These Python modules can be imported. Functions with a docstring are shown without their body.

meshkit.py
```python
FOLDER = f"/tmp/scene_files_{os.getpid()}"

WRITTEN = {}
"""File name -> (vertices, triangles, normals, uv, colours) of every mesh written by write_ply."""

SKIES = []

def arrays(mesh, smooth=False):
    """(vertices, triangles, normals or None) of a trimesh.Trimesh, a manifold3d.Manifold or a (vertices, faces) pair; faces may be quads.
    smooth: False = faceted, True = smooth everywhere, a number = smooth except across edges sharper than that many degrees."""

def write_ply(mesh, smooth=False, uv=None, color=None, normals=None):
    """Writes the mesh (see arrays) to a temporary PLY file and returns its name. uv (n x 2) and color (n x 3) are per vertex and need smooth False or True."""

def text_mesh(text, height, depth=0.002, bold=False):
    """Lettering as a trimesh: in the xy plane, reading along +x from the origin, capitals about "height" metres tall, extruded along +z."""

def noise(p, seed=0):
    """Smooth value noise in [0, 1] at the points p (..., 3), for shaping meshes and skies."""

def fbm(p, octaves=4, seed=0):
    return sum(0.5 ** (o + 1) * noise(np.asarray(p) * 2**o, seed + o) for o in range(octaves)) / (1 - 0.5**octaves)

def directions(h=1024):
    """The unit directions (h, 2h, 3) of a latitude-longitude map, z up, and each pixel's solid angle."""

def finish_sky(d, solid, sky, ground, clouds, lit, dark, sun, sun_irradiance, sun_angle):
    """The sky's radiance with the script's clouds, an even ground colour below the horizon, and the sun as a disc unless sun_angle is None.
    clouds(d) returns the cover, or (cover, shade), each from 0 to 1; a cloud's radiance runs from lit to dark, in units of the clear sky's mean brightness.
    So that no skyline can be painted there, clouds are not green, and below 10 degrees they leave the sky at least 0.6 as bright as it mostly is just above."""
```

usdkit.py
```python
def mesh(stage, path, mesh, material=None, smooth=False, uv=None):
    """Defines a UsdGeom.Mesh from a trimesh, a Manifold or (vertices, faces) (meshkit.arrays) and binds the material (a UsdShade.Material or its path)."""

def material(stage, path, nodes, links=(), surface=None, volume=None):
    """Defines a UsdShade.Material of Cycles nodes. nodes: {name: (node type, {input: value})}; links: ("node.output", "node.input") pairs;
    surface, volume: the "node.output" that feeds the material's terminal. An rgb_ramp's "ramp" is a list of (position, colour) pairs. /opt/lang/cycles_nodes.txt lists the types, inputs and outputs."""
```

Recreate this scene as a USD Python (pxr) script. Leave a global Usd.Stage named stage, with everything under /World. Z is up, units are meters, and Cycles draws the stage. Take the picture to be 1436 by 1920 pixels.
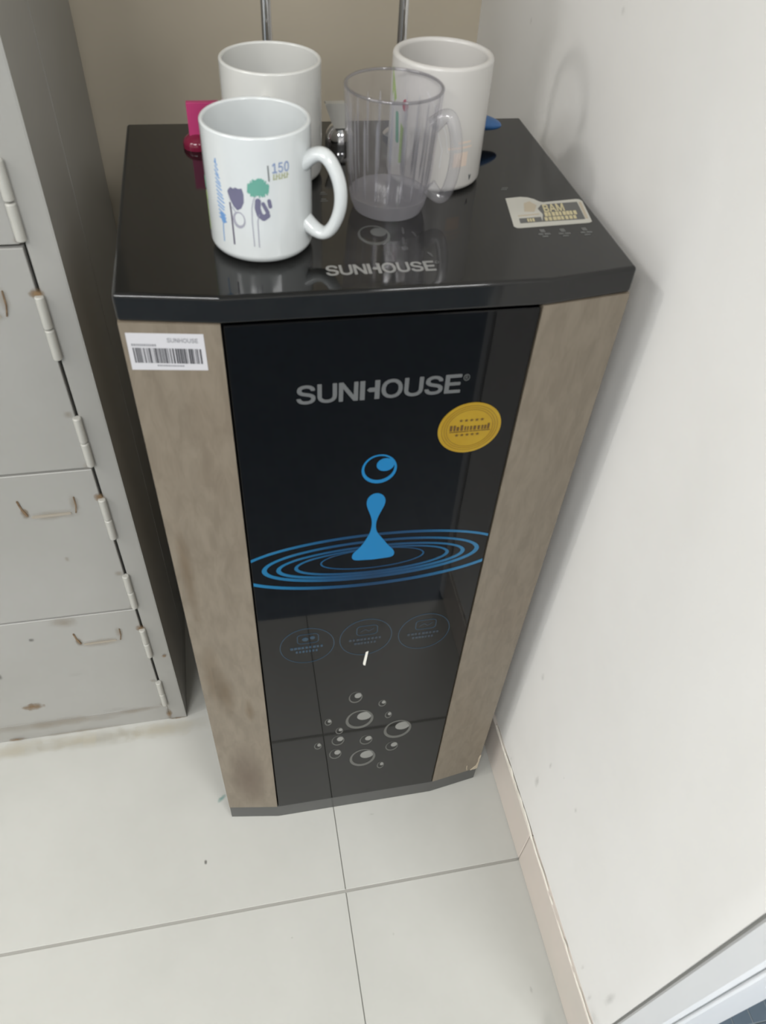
import math, random
import numpy as np, trimesh, usdkit, meshkit
from pxr import Usd, UsdGeom, UsdLux, UsdShade, Gf, Sdf
from shapely.geometry import Polygon, Point, LineString, box as sbox
from shapely import affinity
from shapely.ops import unary_union
from scipy.interpolate import CubicSpline

rng = random.Random(7)
stage = Usd.Stage.CreateInMemory()
UsdGeom.SetStageUpAxis(stage, UsdGeom.Tokens.z)
UsdGeom.SetStageMetersPerUnit(stage, 1.0)
world = UsdGeom.Xform.Define(stage, '/World')
stage.SetDefaultPrim(world.GetPrim())

# ------------------------------------------------------------------ camera
EXPOSURE = 0.09
cam = UsdGeom.Camera.Define(stage, '/World/camera')
cam.CreateHorizontalApertureAttr(36.0)
cam.CreateVerticalApertureAttr(36.0 * 1920 / 1436)
cam.CreateFocalLengthAttr(36.133)
cam.CreateClippingRangeAttr(Gf.Vec2f(0.05, 50))
cam.CreateExposureAttr(EXPOSURE)
cam.CreateFStopAttr(24.0)          # the photograph is slightly out of focus everywhere
cam.CreateFocusDistanceAttr(30.0)
cam.AddTransformOp().Set(Gf.Matrix4d(
    0.980707, -0.188237, 0.052736, 0, 0.102468, 0.724739, 0.681362, 0,
    -0.166477, -0.662813, 0.730044, 0, -0.113076, -0.472572, 1.187989, 1))

# ------------------------------------------------------------------ lights (the rooms' ceiling lamps)
LAMP_SIDE = dict(loc=(-2.0, -0.33, 2.62), size=(0.34, 0.13), power=135.0, color=(1.0, 0.98, 0.95))
LAMPS_ROOM = [dict(loc=(-2.4, -1.2, 2.71), size=(1.2, 0.6), power=13.0, color=(1.0, 1.0, 1.0)),
              dict(loc=(-1.2, -2.2, 2.71), size=(1.2, 0.6), power=36.0, color=(1.0, 1.0, 1.0)),
              dict(loc=(1.15, -2.45, 2.71), size=(1.2, 0.6), power=34.0, color=(1.0, 1.0, 1.0))]

# ------------------------------------------------------------------ helpers
_used = {}
def path_for(name, parent=None):
    base = (parent if isinstance(parent, str) else parent.GetPath().pathString) if parent is not None else '/World'
    k = base + '/' + name
    n = _used.get(k, 0)
    _used[k] = n + 1
    return k if n == 0 else f'{k}_{n:03d}'

def setd(p, label=None, cat=None, group=None, kind=None):
    p = p.GetPrim() if hasattr(p, 'GetPrim') else p
    for k, v in (('label', label), ('category', cat), ('group', group), ('kind', kind)):
        if v:
            p.SetCustomDataByKey(k, v)
    return p

def thing(name, label, cat, loc=(0, 0, 0), rz=0.0, group=None, kind=None):
    x = UsdGeom.Xform.Define(stage, path_for(name))
    x.AddTranslateOp().Set(Gf.Vec3d(*map(float, loc)))
    x.AddRotateZOp().Set(float(rz))
    return setd(x.GetPrim(), label, cat, group, kind)

def obj(name, mesh, m, parent=None, smooth=False, uv=None, label=None, kind=None):
    if isinstance(mesh, (list,)):
        mesh = trimesh.util.concatenate(mesh)
    g = usdkit.mesh(stage, path_for(name, parent), mesh, m, smooth=smooth, uv=uv)
    if label:
        g.GetPrim().SetCustomDataByKey('label', label)
    if kind:
        g.GetPrim().SetCustomDataByKey('kind', kind)
    return g.GetPrim()

def bx(x0, x1, y0, y1, z0, z1):
    b = trimesh.creation.box(extents=(x1 - x0, y1 - y0, z1 - z0))
    b.apply_translation(((x0 + x1) / 2, (y0 + y1) / 2, (z0 + z1) / 2))
    return b

def rbx(x0, x1, y0, y1, z0, z1, r=0.001):
    """box with chamfered edges: hull of three slabs"""
    p = []
    for i in range(3):
        lo, hi = [x0 + r, y0 + r, z0 + r], [x1 - r, y1 - r, z1 - r]
        lo[i] -= r; hi[i] += r
        p += [(a, b, c) for a in (lo[0], hi[0]) for b in (lo[1], hi[1]) for c in (lo[2], hi[2])]
    return trimesh.convex.convex_hull(np.array(p))

def bevel_prism(poly, z0, z1, r, steps=4):
    """convex outline, rounded top and bottom edges"""
    pts = []
    for k in range(steps + 1):
        a = math.pi / 2 * k / steps
        inset = r * (1 - math.sin(a))
        ring = np.array(poly.buffer(-inset, join_style=2).exterior.coords)[:-1] if inset > 1e-9 else np.array(poly.exterior.coords)[:-1]
        for z in (z0 + r * (1 - math.cos(a)), z1 - r * (1 - math.cos(a))):
            pts += [(x, y, z) for x, y in ring]
    return trimesh.convex.convex_hull(np.array(pts))

def extr(poly, h):
    gs = getattr(poly, 'geoms', [poly])
    return trimesh.util.concatenate([trimesh.creation.extrude_polygon(g, h, engine='earcut') for g in gs if g.geom_type == 'Polygon' and g.area > 1e-10])

def lathe(profile, n=96):
    """closed profile of (r, z), first and last on the axis"""
    p = np.array(profile, float)
    th = np.linspace(0, 2 * np.pi, n, endpoint=False)
    v = [np.stack([r * np.cos(th), r * np.sin(th), np.full(n, z)], 1) for r, z in p]
    V = np.concatenate(v); F = []
    for i in range(len(p) - 1):
        a, b = i * n + np.arange(n), i * n + (np.arange(n) + 1) % n
        c, d = b + n, a + n
        F += [np.stack([a, b, c], 1), np.stack([a, c, d], 1)]
    m = trimesh.Trimesh(V, np.concatenate(F), process=False)
    m.merge_vertices(); m.update_faces(m.nondegenerate_faces()); m.remove_unreferenced_vertices()
    if m.volume < 0:
        m.invert()
    return m

def tube(path, ra, rb=None, n=20, side=None, caps=True):
    """swept ellipse; ra across (along side), rb in the plane of the path"""
    P = np.array(path, float)
    ra = np.broadcast_to(ra, len(P)); rb = ra if rb is None else np.broadcast_to(rb, len(P))
    T = np.gradient(P, axis=0); T /= np.linalg.norm(T, axis=1, keepdims=True)
    th = np.linspace(0, 2 * np.pi, n, endpoint=False)
    if side is None:
        side = np.cross(T[0], (0, 0, 1) if abs(T[0][2]) < .9 else (1, 0, 0))
    S = np.array(side, float); V = []
    for i, p in enumerate(P):
        S = S - T[i] * (S @ T[i]); S /= np.linalg.norm(S)
        N = np.cross(T[i], S)
        V.append(p + ra[i] * np.cos(th)[:, None] * S + rb[i] * np.sin(th)[:, None] * N)
    V = np.concatenate(V); F = []
    for i in range(len(P) - 1):
        a, b = i * n + np.arange(n), i * n + (np.arange(n) + 1) % n
        F += [np.stack([a, b, b + n], 1), np.stack([a, b + n, a + n], 1)]
    if caps:
        c0, c1 = len(V), len(V) + 1
        V = np.vstack([V, P[0], P[-1]])
        k = np.arange(n); k2 = (k + 1) % n; e = (len(P) - 1) * n
        F += [np.stack([np.full(n, c0), k2, k], 1), np.stack([np.full(n, c1), e + k, e + k2], 1)]
    m = trimesh.Trimesh(V, np.concatenate(F), process=False)
    if m.volume < 0:
        m.invert()
    return m

def spline(pts, n=40, closed=False):
    p = np.array(pts, float)
    if closed:
        p = np.vstack([p, p[:1]])
    t = np.r_[0, np.cumsum(np.linalg.norm(np.diff(p, axis=0), axis=1))]
    return CubicSpline(t, p, bc_type='periodic' if closed else 'natural')(np.linspace(0, t[-1], n))

def ell(cx, cy, a, b, n=72):
    t = np.linspace(0, 2 * np.pi, n, endpoint=False)
    return Polygon(np.stack([cx + a * np.cos(t), cy + b * np.sin(t)], 1))

def stroke(pts, w, cap=1):
    return LineString(pts).buffer(w / 2, cap_style=cap, quad_segs=4)

def txt(text, x0, x1, y0, y1, bold=True, depth=0.0004):
    """lettering stretched to the box x0..x1, y0..y1"""
    m = meshkit.text_mesh(text, 1.0, depth=1.0, bold=bold)
    lo, hi = m.bounds
    v = (m.vertices - lo) / (hi - lo)
    m.vertices = np.stack([x0 + v[:, 0] * (x1 - x0), y0 + v[:, 1] * (y1 - y0), v[:, 2] * depth], 1)
    return m

# ------------------------------------------------------------------ materials
def mat(name, nodes, links=(), surface='p.BSDF', volume=None):
    return usdkit.material(stage, '/World/Looks/' + name, nodes, list(links), surface=surface, volume=volume)

def plain(name, color, rough=0.5, metallic=0.0, **kw):
    return mat(name, {'p': ('principled_bsdf', {'base_color': color, 'roughness': rough, 'metallic': metallic, **kw})})

def noisy(name, c1, c2, scale=(8, 8, 8), rough=0.5, bump=0.0, detail=5, lo=.35, hi=.65, bump_scale=None, **kw):
    """two tones mixed by stretched noise in world space, optional relief"""
    nodes = {'g': ('geometry', {}), 'm': ('mapping', {'scale': scale}), 'n': ('noise_texture', {'scale': 1.0, 'detail': float(detail), 'roughness': .6}),
             'r': ('rgb_ramp', {'ramp': [(0, c1), (lo, c1), (hi, c2), (1, c2)]}), 'p': ('principled_bsdf', {'roughness': rough, **kw})}
    links = [('g.position', 'm.vector'), ('m.vector', 'n.vector'), ('n.fac', 'r.fac'), ('r.color', 'p.base_color')]
    if bump:
        nodes['m2'] = ('mapping', {'scale': bump_scale or scale}); nodes['n2'] = ('noise_texture', {'scale': 1.0, 'detail': 4.0})
        nodes['b'] = ('bump', {'strength': bump, 'distance': .002})
        links += [('g.position', 'm2.vector'), ('m2.vector', 'n2.vector'), ('n2.fac', 'b.height'), ('b.normal', 'p.normal')]
    return mat(name, nodes, links)

M = {}
M['wall'] = noisy('wall_paint', (.81, .80, .77), (.84, .832, .81), (3, 3, 3), .55, bump=.25, bump_scale=(26, 26, 26))
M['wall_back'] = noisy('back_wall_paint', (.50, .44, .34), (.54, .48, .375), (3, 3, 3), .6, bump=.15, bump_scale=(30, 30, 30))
M['ceiling'] = plain('ceiling_paint', (.84, .84, .82), .8)
M['room'] = plain('room_paint', (.76, .75, .72), .7)
M['tile'] = noisy('white_floor_tile', (.425, .425, .395), (.455, .455, .425), (5, 5, 5), .38, bump=.05)
M['grout'] = plain('grey_grout', (.30, .295, .27), .8)
M['grout_pale'] = plain('pale_grout', (.285, .28, .255), .8)
M['skirting'] = noisy('skirting_tile', (.58, .545, .49), (.63, .565, .51), (6, 6, 6), .4)
M['plaster'] = noisy('cream_plaster', (.80, .77, .69), (.74, .70, .62), (60, 60, 60), .8, bump=.6, bump_scale=(300, 300, 300))
M['frame'] = noisy('door_frame_paint', (.72, .745, .77), (.76, .775, .79), (6, 6, 3), .4)
M['frame_gap'] = plain('frame_gap_caulk', (.42, .42, .40), .8)
M['mosaic'] = noisy('blue_mosaic_tile', (.068, .094, .126), (.092, .124, .158), (9, 9, 9), .35)
M['mosaic_grout'] = plain('mosaic_grout', (.16, .19, .21), .8)
M['mosaic_far'] = mat('blue_mosaic_floor', {
    'g': ('geometry', {}), 'm': ('mapping', {'scale': (1, 1, 1)}),
    'b': ('brick_texture', {'offset': 0.0, 'scale': 1.0, 'brick_width': .0275, 'row_height': .0275, 'mortar_size': .0011, 'color1': (.068, .094, .126), 'color2': (.090, .122, .155), 'mortar': (.11, .135, .16)}),
    'p': ('principled_bsdf', {'roughness': .4})}, [('g.position', 'm.vector'), ('m.vector', 'b.vector'), ('b.color', 'p.base_color')])
M['locker'] = noisy('grey_locker_paint', (.290, .286, .264), (.312, .308, .289), (4, 4, 4), .42, bump=.08, bump_scale=(12, 12, 12))
M['locker_dark'] = plain('locker_interior', (.025, .024, .028), .8)
M['hinge'] = plain('hinge_paint', (.40, .395, .36), .4)
M['rust'] = noisy('rust', (.10, .062, .032), (.20, .135, .075), (200, 200, 200), .85)
M['crease'] = plain('card_slot_edge', (.30, .27, .22), .7)
M['wood'] = mat('grey_brown_laminate', {
    'g': ('geometry', {}), 'm': ('mapping', {'scale': (95, 95, 26)}), 'n': ('noise_texture', {'scale': 1.0, 'detail': 6.0, 'roughness': .62, 'distortion': .6}),
    'r': ('rgb_ramp', {'ramp': [(0, (.130, .106, .077)), (.38, (.156, .130, .097)), (.6, (.186, .158, .120)), (1, (.212, .181, .141))]}),
    'm2': ('mapping', {'scale': (9, 9, 3.4)}), 'n2': ('noise_texture', {'scale': 1.0, 'detail': 3.0}),
    'r2': ('rgb_ramp', {'ramp': [(0, (.92, .80, .70)), (.45, (1, .98, .95)), (1, (1.08, 1.05, 1.0))]}),
    'x': ('mix', {'mix_type': 'multiply', 'fac': .8}), 'p': ('principled_bsdf', {'roughness': .42})},
    [('g.position', 'm.vector'), ('m.vector', 'n.vector'), ('n.fac', 'r.fac'), ('g.position', 'm2.vector'), ('m2.vector', 'n2.vector'), ('n2.fac', 'r2.fac'),
     ('r.color', 'x.color1'), ('r2.color', 'x.color2'), ('x.color', 'p.base_color')])
M['black_glass'] = plain('black_glass', (.0008, .0008, .001), .035, ior=1.36)
M['black_lid'] = noisy('black_lid_gloss', (.0050, .0050, .0048), (.0075, .0075, .0070), (60, 60, 60), .075, ior=1.5)
M['plinth'] = plain('dark_plinth', (.055, .056, .054), .3)
M['core'] = plain('dark_core', (.012, .010, .009), .6)
M['silver_ink'] = plain('silver_ink', (.11, .113, .113), .16, ior=1.45)
M['lid_ink'] = plain('lid_ink', (.20, .20, .19), .22)
M['faint_ink'] = plain('faint_lid_ink', (.085, .088, .085), .2)
M['dim_ink'] = plain('dim_blue_ink', (.008, .020, .034), .06, ior=1.45)
M['dim_ink2'] = plain('dim_blue_ink_bright', (.010, .036, .064), .06, ior=1.45)
M['bubble_ink'] = plain('bubble_outline_ink', (.085, .085, .077), .1, ior=1.45)
M['bubble_spot'] = plain('bubble_spot_ink', (.20, .20, .185), .1, ior=1.45)
M['blue_ink'] = plain('bright_blue_ink', (.010, .15, .34), .07, ior=1.45)
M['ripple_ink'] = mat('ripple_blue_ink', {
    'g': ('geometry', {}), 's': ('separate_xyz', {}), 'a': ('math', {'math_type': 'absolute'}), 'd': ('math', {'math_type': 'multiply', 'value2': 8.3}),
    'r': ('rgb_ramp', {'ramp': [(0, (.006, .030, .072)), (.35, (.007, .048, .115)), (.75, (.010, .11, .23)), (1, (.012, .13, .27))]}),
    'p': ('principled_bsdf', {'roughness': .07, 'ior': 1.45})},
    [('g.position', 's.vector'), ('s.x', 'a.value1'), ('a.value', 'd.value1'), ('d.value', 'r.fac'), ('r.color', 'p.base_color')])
M['gold'] = noisy('gold_foil', (.33, .195, .006), (.38, .245, .012), (30, 30, 30), .38, metallic=.15)
M['gold_line'] = plain('gold_dark_line', (.20, .115, .006), .4)
M['gold_ink'] = plain('seal_ink', (.085, .042, .004), .5)
M['paper'] = plain('label_paper', (.48, .475, .49), .6)
M['print_black'] = plain('label_black_ink', (.03, .03, .035), .6)
M['print_grey'] = plain('label_grey_ink', (.20, .20, .21), .6)
M['sticker'] = plain('cream_sticker', (.46, .45, .40), .4)
M['sticker_yellow'] = plain('sticker_yellow_ink', (.50, .44, .26), .45)
M['sticker_dark'] = plain('sticker_dark_ink', (.10, .10, .095), .5)
M['sticker_tan'] = plain('sticker_tan_ink', (.42, .36, .27), .5)
M['scrap'] = plain('white_scrap', (.72, .71, .64), .7)
M['chip'] = noisy('raw_chipboard', (.50, .43, .33), (.38, .33, .25), (400, 400, 400), .9)
M['ceramic'] = plain('white_ceramic', (.55, .575, .575), .13, coat_weight=.4, coat_roughness=.06)
M['ceramic_warm'] = plain('warm_white_ceramic', (.53, .53, .505), .16, coat_weight=.3, coat_roughness=.08)
M['ceramic_pink'] = plain('faded_white_ceramic', (.53, .515, .49), .25)
for nm, c in dict(cobalt=(.14, .27, .50), slate=(.135, .130, .20), stem=(.10, .09, .13), grey=(.30, .30, .35), teal=(.12, .31, .25), leaf=(.30, .42, .13), green=(.12, .34, .22),
                  red=(.40, .06, .09), peach=(.66, .55, .47), pale=(.60, .60, .60), logo=(.20, .26, .40), lime=(.33, .35, .22), dark=(.13, .14, .14)).items():
    M['g_' + nm] = plain('glaze_' + nm, c, .22)
M['chrome'] = plain('chrome', (.72, .72, .73), .09, metallic=1.0)
M['red_knob'] = plain('dark_red_plastic', (.16, .012, .035), .12)
M['pink'] = plain('pink_plastic', (.42, .035, .14), .4)
M['white_plastic'] = plain('white_plastic', (.52, .51, .47), .4)
M['blue_plastic'] = plain('blue_plastic', (.04, .14, .36), .4)
M['black_rubber'] = plain('black_rubber', (.01, .01, .01), .5)
def clear(name, tint, edge, haze, haze_edge, gloss=.03, gloss_edge=.35, haze_col=(.60, .59, .62)):
    """thin clear plastic or water: see-through, hazier and shinier towards its outline"""
    three = lambda v: (v, v, v)
    return mat(name, {
        'lw': ('layer_weight', {'blend': .5}), 'r': ('rgb_ramp', {'ramp': [(0, tint), (.6, tint), (1, edge)]}),
        'rh': ('rgb_ramp', {'ramp': [(0, three(haze)), (.5, three(haze)), (1, three(haze_edge))]}), 'rg': ('rgb_ramp', {'ramp': [(0, three(gloss)), (.6, three(gloss * 1.6)), (1, three(gloss_edge))]}),
        't': ('transparent_bsdf', {}), 'g': ('glossy_bsdf', {'color': (1, 1, 1), 'roughness': .06}), 'd': ('diffuse_bsdf', {'color': haze_col}), 'tl': ('translucent_bsdf', {'color': haze_col}),
        'dt': ('mix_closure', {'fac': .5}), 'a': ('mix_closure', {}), 'b': ('mix_closure', {})},
        [('lw.facing', 'r.fac'), ('lw.facing', 'rh.fac'), ('lw.facing', 'rg.fac'), ('r.color', 't.color'), ('d.BSDF', 'dt.closure1'), ('tl.BSDF', 'dt.closure2'), ('t.BSDF', 'a.closure1'), ('dt.closure', 'a.closure2'),
         ('rh.color', 'a.fac'), ('rg.color', 'b.fac'), ('a.closure', 'b.closure1'), ('g.BSDF', 'b.closure2')], surface='b.closure')
M['clear'] = clear('clear_plastic', (.985, .983, .99), (.80, .795, .825), .035, .14, .03, .30)
M['frosted'] = clear('clear_plastic_base', (.93, .925, .94), (.9, .9, .93), .30, .40)
M['handle_clear'] = clear('clear_plastic_handle', (.965, .965, .975), (.66, .655, .69), .10, .16, .06, .45)
M['flute'] = clear('clear_plastic_flute', (.97, .97, .98), (.80, .80, .83), .20, .36, .10, .45)
M['rim_clear'] = clear('clear_plastic_rim', (.72, .715, .735), (.55, .55, .58), .10, .16, .08, .35)
M['water'] = clear('water', (.97, .97, .97), (.9, .9, .9), .05, .08)
M['lamp_white'] = plain('lamp_housing', (.8, .8, .8), .5)
M['water_film'] = M['water']
def stain(name, color, edge=.33, soft=.3, amount=.9, nscale=60.0):
    """a soft-edged irregular mark: colour fades out from the middle of its own patch"""
    return mat(name, {
        'u': ('uvmap', {'attribute': 'st'}), 's': ('vector_math', {'math_type': 'subtract', 'vector2': (.5, .5, 0)}), 'l': ('vector_math', {'math_type': 'length'}),
        'g': ('geometry', {}), 'm': ('mapping', {'scale': (nscale,) * 3}), 'n': ('noise_texture', {'scale': 1.0, 'detail': 5.0, 'roughness': .65}),
        'n2': ('math', {'math_type': 'multiply_add', 'value2': .55, 'value3': -.27}), 'a': ('math', {'math_type': 'add'}),
        'r': ('rgb_ramp', {'ramp': [(0, (amount,) * 3), (max(edge - soft, 0), (amount,) * 3), (edge, (0, 0, 0)), (1, (0, 0, 0))]}),
        't': ('transparent_bsdf', {}), 'p': ('principled_bsdf', {'base_color': color, 'roughness': .7}), 'x': ('mix_closure', {})},
        [('u.UV', 's.vector1'), ('s.vector', 'l.vector1'), ('g.position', 'm.vector'), ('m.vector', 'n.vector'), ('n.fac', 'n2.value1'), ('l.value', 'a.value1'), ('n2.value', 'a.value2'),
         ('a.value', 'r.fac'), ('r.color', 'x.fac'), ('t.BSDF', 'x.closure1'), ('p.BSDF', 'x.closure2')], surface='x.closure')
M['rust_stain'] = stain('rust_stain', (.20, .125, .060), nscale=120.0)
M['rust_faint'] = stain('faint_rust_stain', (.27, .22, .155), .43, .41, .36, 40.0)
M['dirt'] = stain('dirt_mark', (.13, .125, .115), .4, .3, .7, 150.0)
M['dirt_faint'] = stain('faint_dirt_mark', (.34, .335, .31), .42, .4, .24, 50.0)
M['dust_brown'] = stain('brown_dust', (.46, .415, .31), .46, .44, .42, 60.0)
M['teal_mark'] = stain('teal_mark', (.14, .34, .31), .42, .4, .55, 200.0)
M['wood_stain'] = stain('wood_stain', (.185, .130, .075), .47, .46, .36, 30.0)
M['wood_stain_red'] = stain('reddish_wood_stain', (.165, .120, .092), .49, .48, .42, 14.0)

def patch(name, m, parent, origin, ux, uy, w, h, off=.0003):
    """thin decal quad centred on origin, spanned by ux (w) and uy (h), lifted along ux x uy"""
    o, ux, uy = (np.array(a, float) for a in (origin, ux, uy))
    n = np.cross(ux, uy); o = o + n * off
    v = np.array([o - ux * w / 2 - uy * h / 2, o + ux * w / 2 - uy * h / 2, o + ux * w / 2 + uy * h / 2, o - ux * w / 2 + uy * h / 2])
    return obj(name, (v, np.array([[0, 1, 2], [0, 2, 3]])), m, parent, uv=np.array([[0, 0], [1, 0], [1, 1], [0, 1]]))

XW, YB, YE = .2263, .58, -.366          # right wall face, back wall face, end of the white floor
CEIL = 2.75

# ------------------------------------------------------------------ room shell
fl = thing('floor', 'white square floor tiles with thin grey joints', None, kind='structure')
obj('grout_bed', bx(-2.8, XW + .004, YE, YB, -.03, -.0022), M['grout'], fl)
gx, gy, TS = -.0368, -.1225, .60
for i in range(-5, 1):
    for j in range(-1, 2):
        x0, x1 = gx + i * TS + .0006, gx + (i + 1) * TS - .0006
        y0, y1 = gy + j * TS + .0020, gy + (j + 1) * TS - .0020
        x0, x1, y0, y1 = max(x0, -2.8), min(x1, XW), max(y0, YE), min(y1, YB)
        if x1 - x0 > .01 and y1 - y0 > .01:
            obj('tile', rbx(x0, x1, y0, y1, -.012, 0, .0005), M['tile'], fl)
X, Y, Z = (1, 0, 0), (0, 1, 0), (0, 0, 1)
for j in range(0, 2):
    obj('grout_line', bx(-2.8, XW - .001, gy + j * TS - .0030, gy + j * TS + .0030, -.012, -.0006), M['grout_pale'], fl)
patch('stain', M['teal_mark'], fl, (-.206, .043, 0), (.8, .6, 0), (-.6, .8, 0), .024, .010)
patch('stain', M['dirt'], fl, (-.233, -.048, 0), X, Y, .007, .010)
for k in range(0, 6, 2):
    patch('stain', M['dust_brown'], fl, (-.30 - .055 * k, .176, 0), X, Y, .20, .036)
for x, y, w, h in [(.19, -.29, .006, .014), (.02, -.19, .004, .006), (-.12, -.17, .006, .005), (.10, -.33, .02, .03), (.02, -.02, .01, .004), (.20, -.335, .03, .05)]:
    patch('stain', M['dirt_faint'], fl, (x, y, 0), X, Y, w, h)

fb = thing('floor', 'blue mosaic floor beyond the white door frame', None, kind='structure')
mx0, my0, ms = .3635, -.4905, .0275
nx, ny = 13, 9
hx1, hy1 = mx0 + nx * ms, my0 + ny * ms
for r in ((-3.2, 3.2, -4.2, my0), (-3.2, mx0, my0, YE), (hx1, 3.2, my0, YB), (XW + .060, mx0, YE, YB), (mx0, hx1, hy1, YB)):
    obj('mosaic_field', bx(*r, -.03, -.001), M['mosaic_far'], fb)
obj('grout_bed', bx(mx0, hx1, my0, hy1, -.03, -.0022), M['mosaic_grout'], fb)
for i in range(nx):
    for j in range(ny):
        x, y = mx0 + i * ms, my0 + j * ms
        obj('mosaic_tile', rbx(x + .0009, x + ms - .0009, y + .0009, y + ms - .0009, -.008, -.0008 + rng.uniform(-.0003, .0003), .0006), M['mosaic'], fb)

bw = thing('wall_back', 'shaded beige wall behind the lockers and the water purifier', None, kind='structure')
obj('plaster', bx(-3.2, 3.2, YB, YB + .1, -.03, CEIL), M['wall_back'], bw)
for nm, r in dict(wall_left=(-3.3, -3.2, -4.3, .68), wall_far_right=(3.2, 3.3, -4.3, .68), wall_front=(-3.3, 3.3, -4.3, -4.2)).items():
    obj('plaster', bx(*r, -.03, CEIL), M['room'], setd(UsdGeom.Xform.Define(stage, path_for(nm)), kind='structure'))
ce = setd(UsdGeom.Xform.Define(stage, path_for('ceiling')), kind='structure')
obj('plaster', bx(-3.3, 3.3, -4.3, .68, CEIL, CEIL + .1), M['ceiling'], ce)

wr = thing('wall_right', 'white painted wall with scuffs right of the water purifier', None, kind='structure')
# gently uneven painted face
gyv, gzv = np.linspace(-.3638, YB, 90), np.linspace(.10, CEIL, 120)
GY, GZ = np.meshgrid(gyv, gzv, indexing='ij')
dx = (meshkit.fbm(np.stack([GY * 5, GZ * 3, 0 * GY], -1), 3, 5) - .5) * .004
dx[0] = 0.002; dx[:, 0] += .001
V = np.stack([XW + dx, GY, GZ], -1).reshape(-1, 3)
n2 = len(gzv); F = []
for i in range(len(gyv) - 1):
    a = i * n2 + np.arange(n2 - 1)
    F += [np.stack([a, a + 1, a + n2 + 1], 1), np.stack([a, a + n2 + 1, a + n2], 1)]
obj('plaster', trimesh.Trimesh(V, np.concatenate(F), process=False), M['wall'], wr, smooth=True)
obj('wall_core', [bx(XW + .0045, XW + .068, -.3636, YB, -.03, CEIL)], M['wall'], wr)
# crumbly plaster lip above the skirting
ly = np.linspace(-.36, .05, 130)
lz = .0925 + .006 * (meshkit.noise(np.stack([ly * 30, 0 * ly, 0 * ly], -1), 3) - .5) + .004 * (meshkit.noise(np.stack([ly * 110, 0 * ly, 0 * ly], -1), 4) - .5)
lr = .0012 + .0028 * meshkit.noise(np.stack([ly * 45, 0 * ly + 2, 0 * ly], -1), 5)
obj('plaster_lip', tube(np.stack([0 * ly + XW + .0005, ly, lz], 1), lr * (.55 + 1.3 * np.clip((ly + .16) / .06, 0, 1)), lr * .45, n=10, side=(0, 0, 1)), M['plaster'], wr, smooth=60)
for y, z, w, h in [(-.10, .27, .006, .018), (-.13, .30, .004, .006), (-.17, .30, .006, .012), (-.02, .35, .012, .02), (.20, 1.02, .008, .01), (.40, .96, .006, .010),
                   (-.06, .10, .010, .010), (-.09, .20, .012, .03), (-.345, .20, .012, .06), (-.35, .12, .02, .03), (-.33, .13, .006, .03), (-.02, .12, .006, .016), (-.30, .14, .006, .02)]:
    patch('scuff', M['dirt_faint'], wr, (XW - .0022, y, z), (0, -1, 0), Z, w, h, 0.0002)
bs = thing('baseboard_right', 'beige skirting tile strip along the foot of the white wall', None, kind='structure')
for y0, y1 in ((YE + .004, gy - .0007), (gy + .0007, gy + TS - .001)):
    obj('tile', rbx(XW - .0012, XW + .008, y0, min(y1, YB), .001, .092, .0008), M['skirting'], bs)
t1 = thing('trim_1', 'bluish white door frame at the end of the white wall', None, kind='structure')
obj('frame_core', bx(XW + .006, XW + .066, -.3935, -.3637, -.002, CEIL), M['frame_gap'], t1)
obj('frame_strip', rbx(XW - .0010, XW + .070, -.3920, -.3668, -.002, CEIL, .0028), M['frame'], t1)
obj('frame_strip', rbx(XW + .0030, XW + .070, -.3965, -.3926, -.002, CEIL, .0016), M['frame'], t1)

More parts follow.
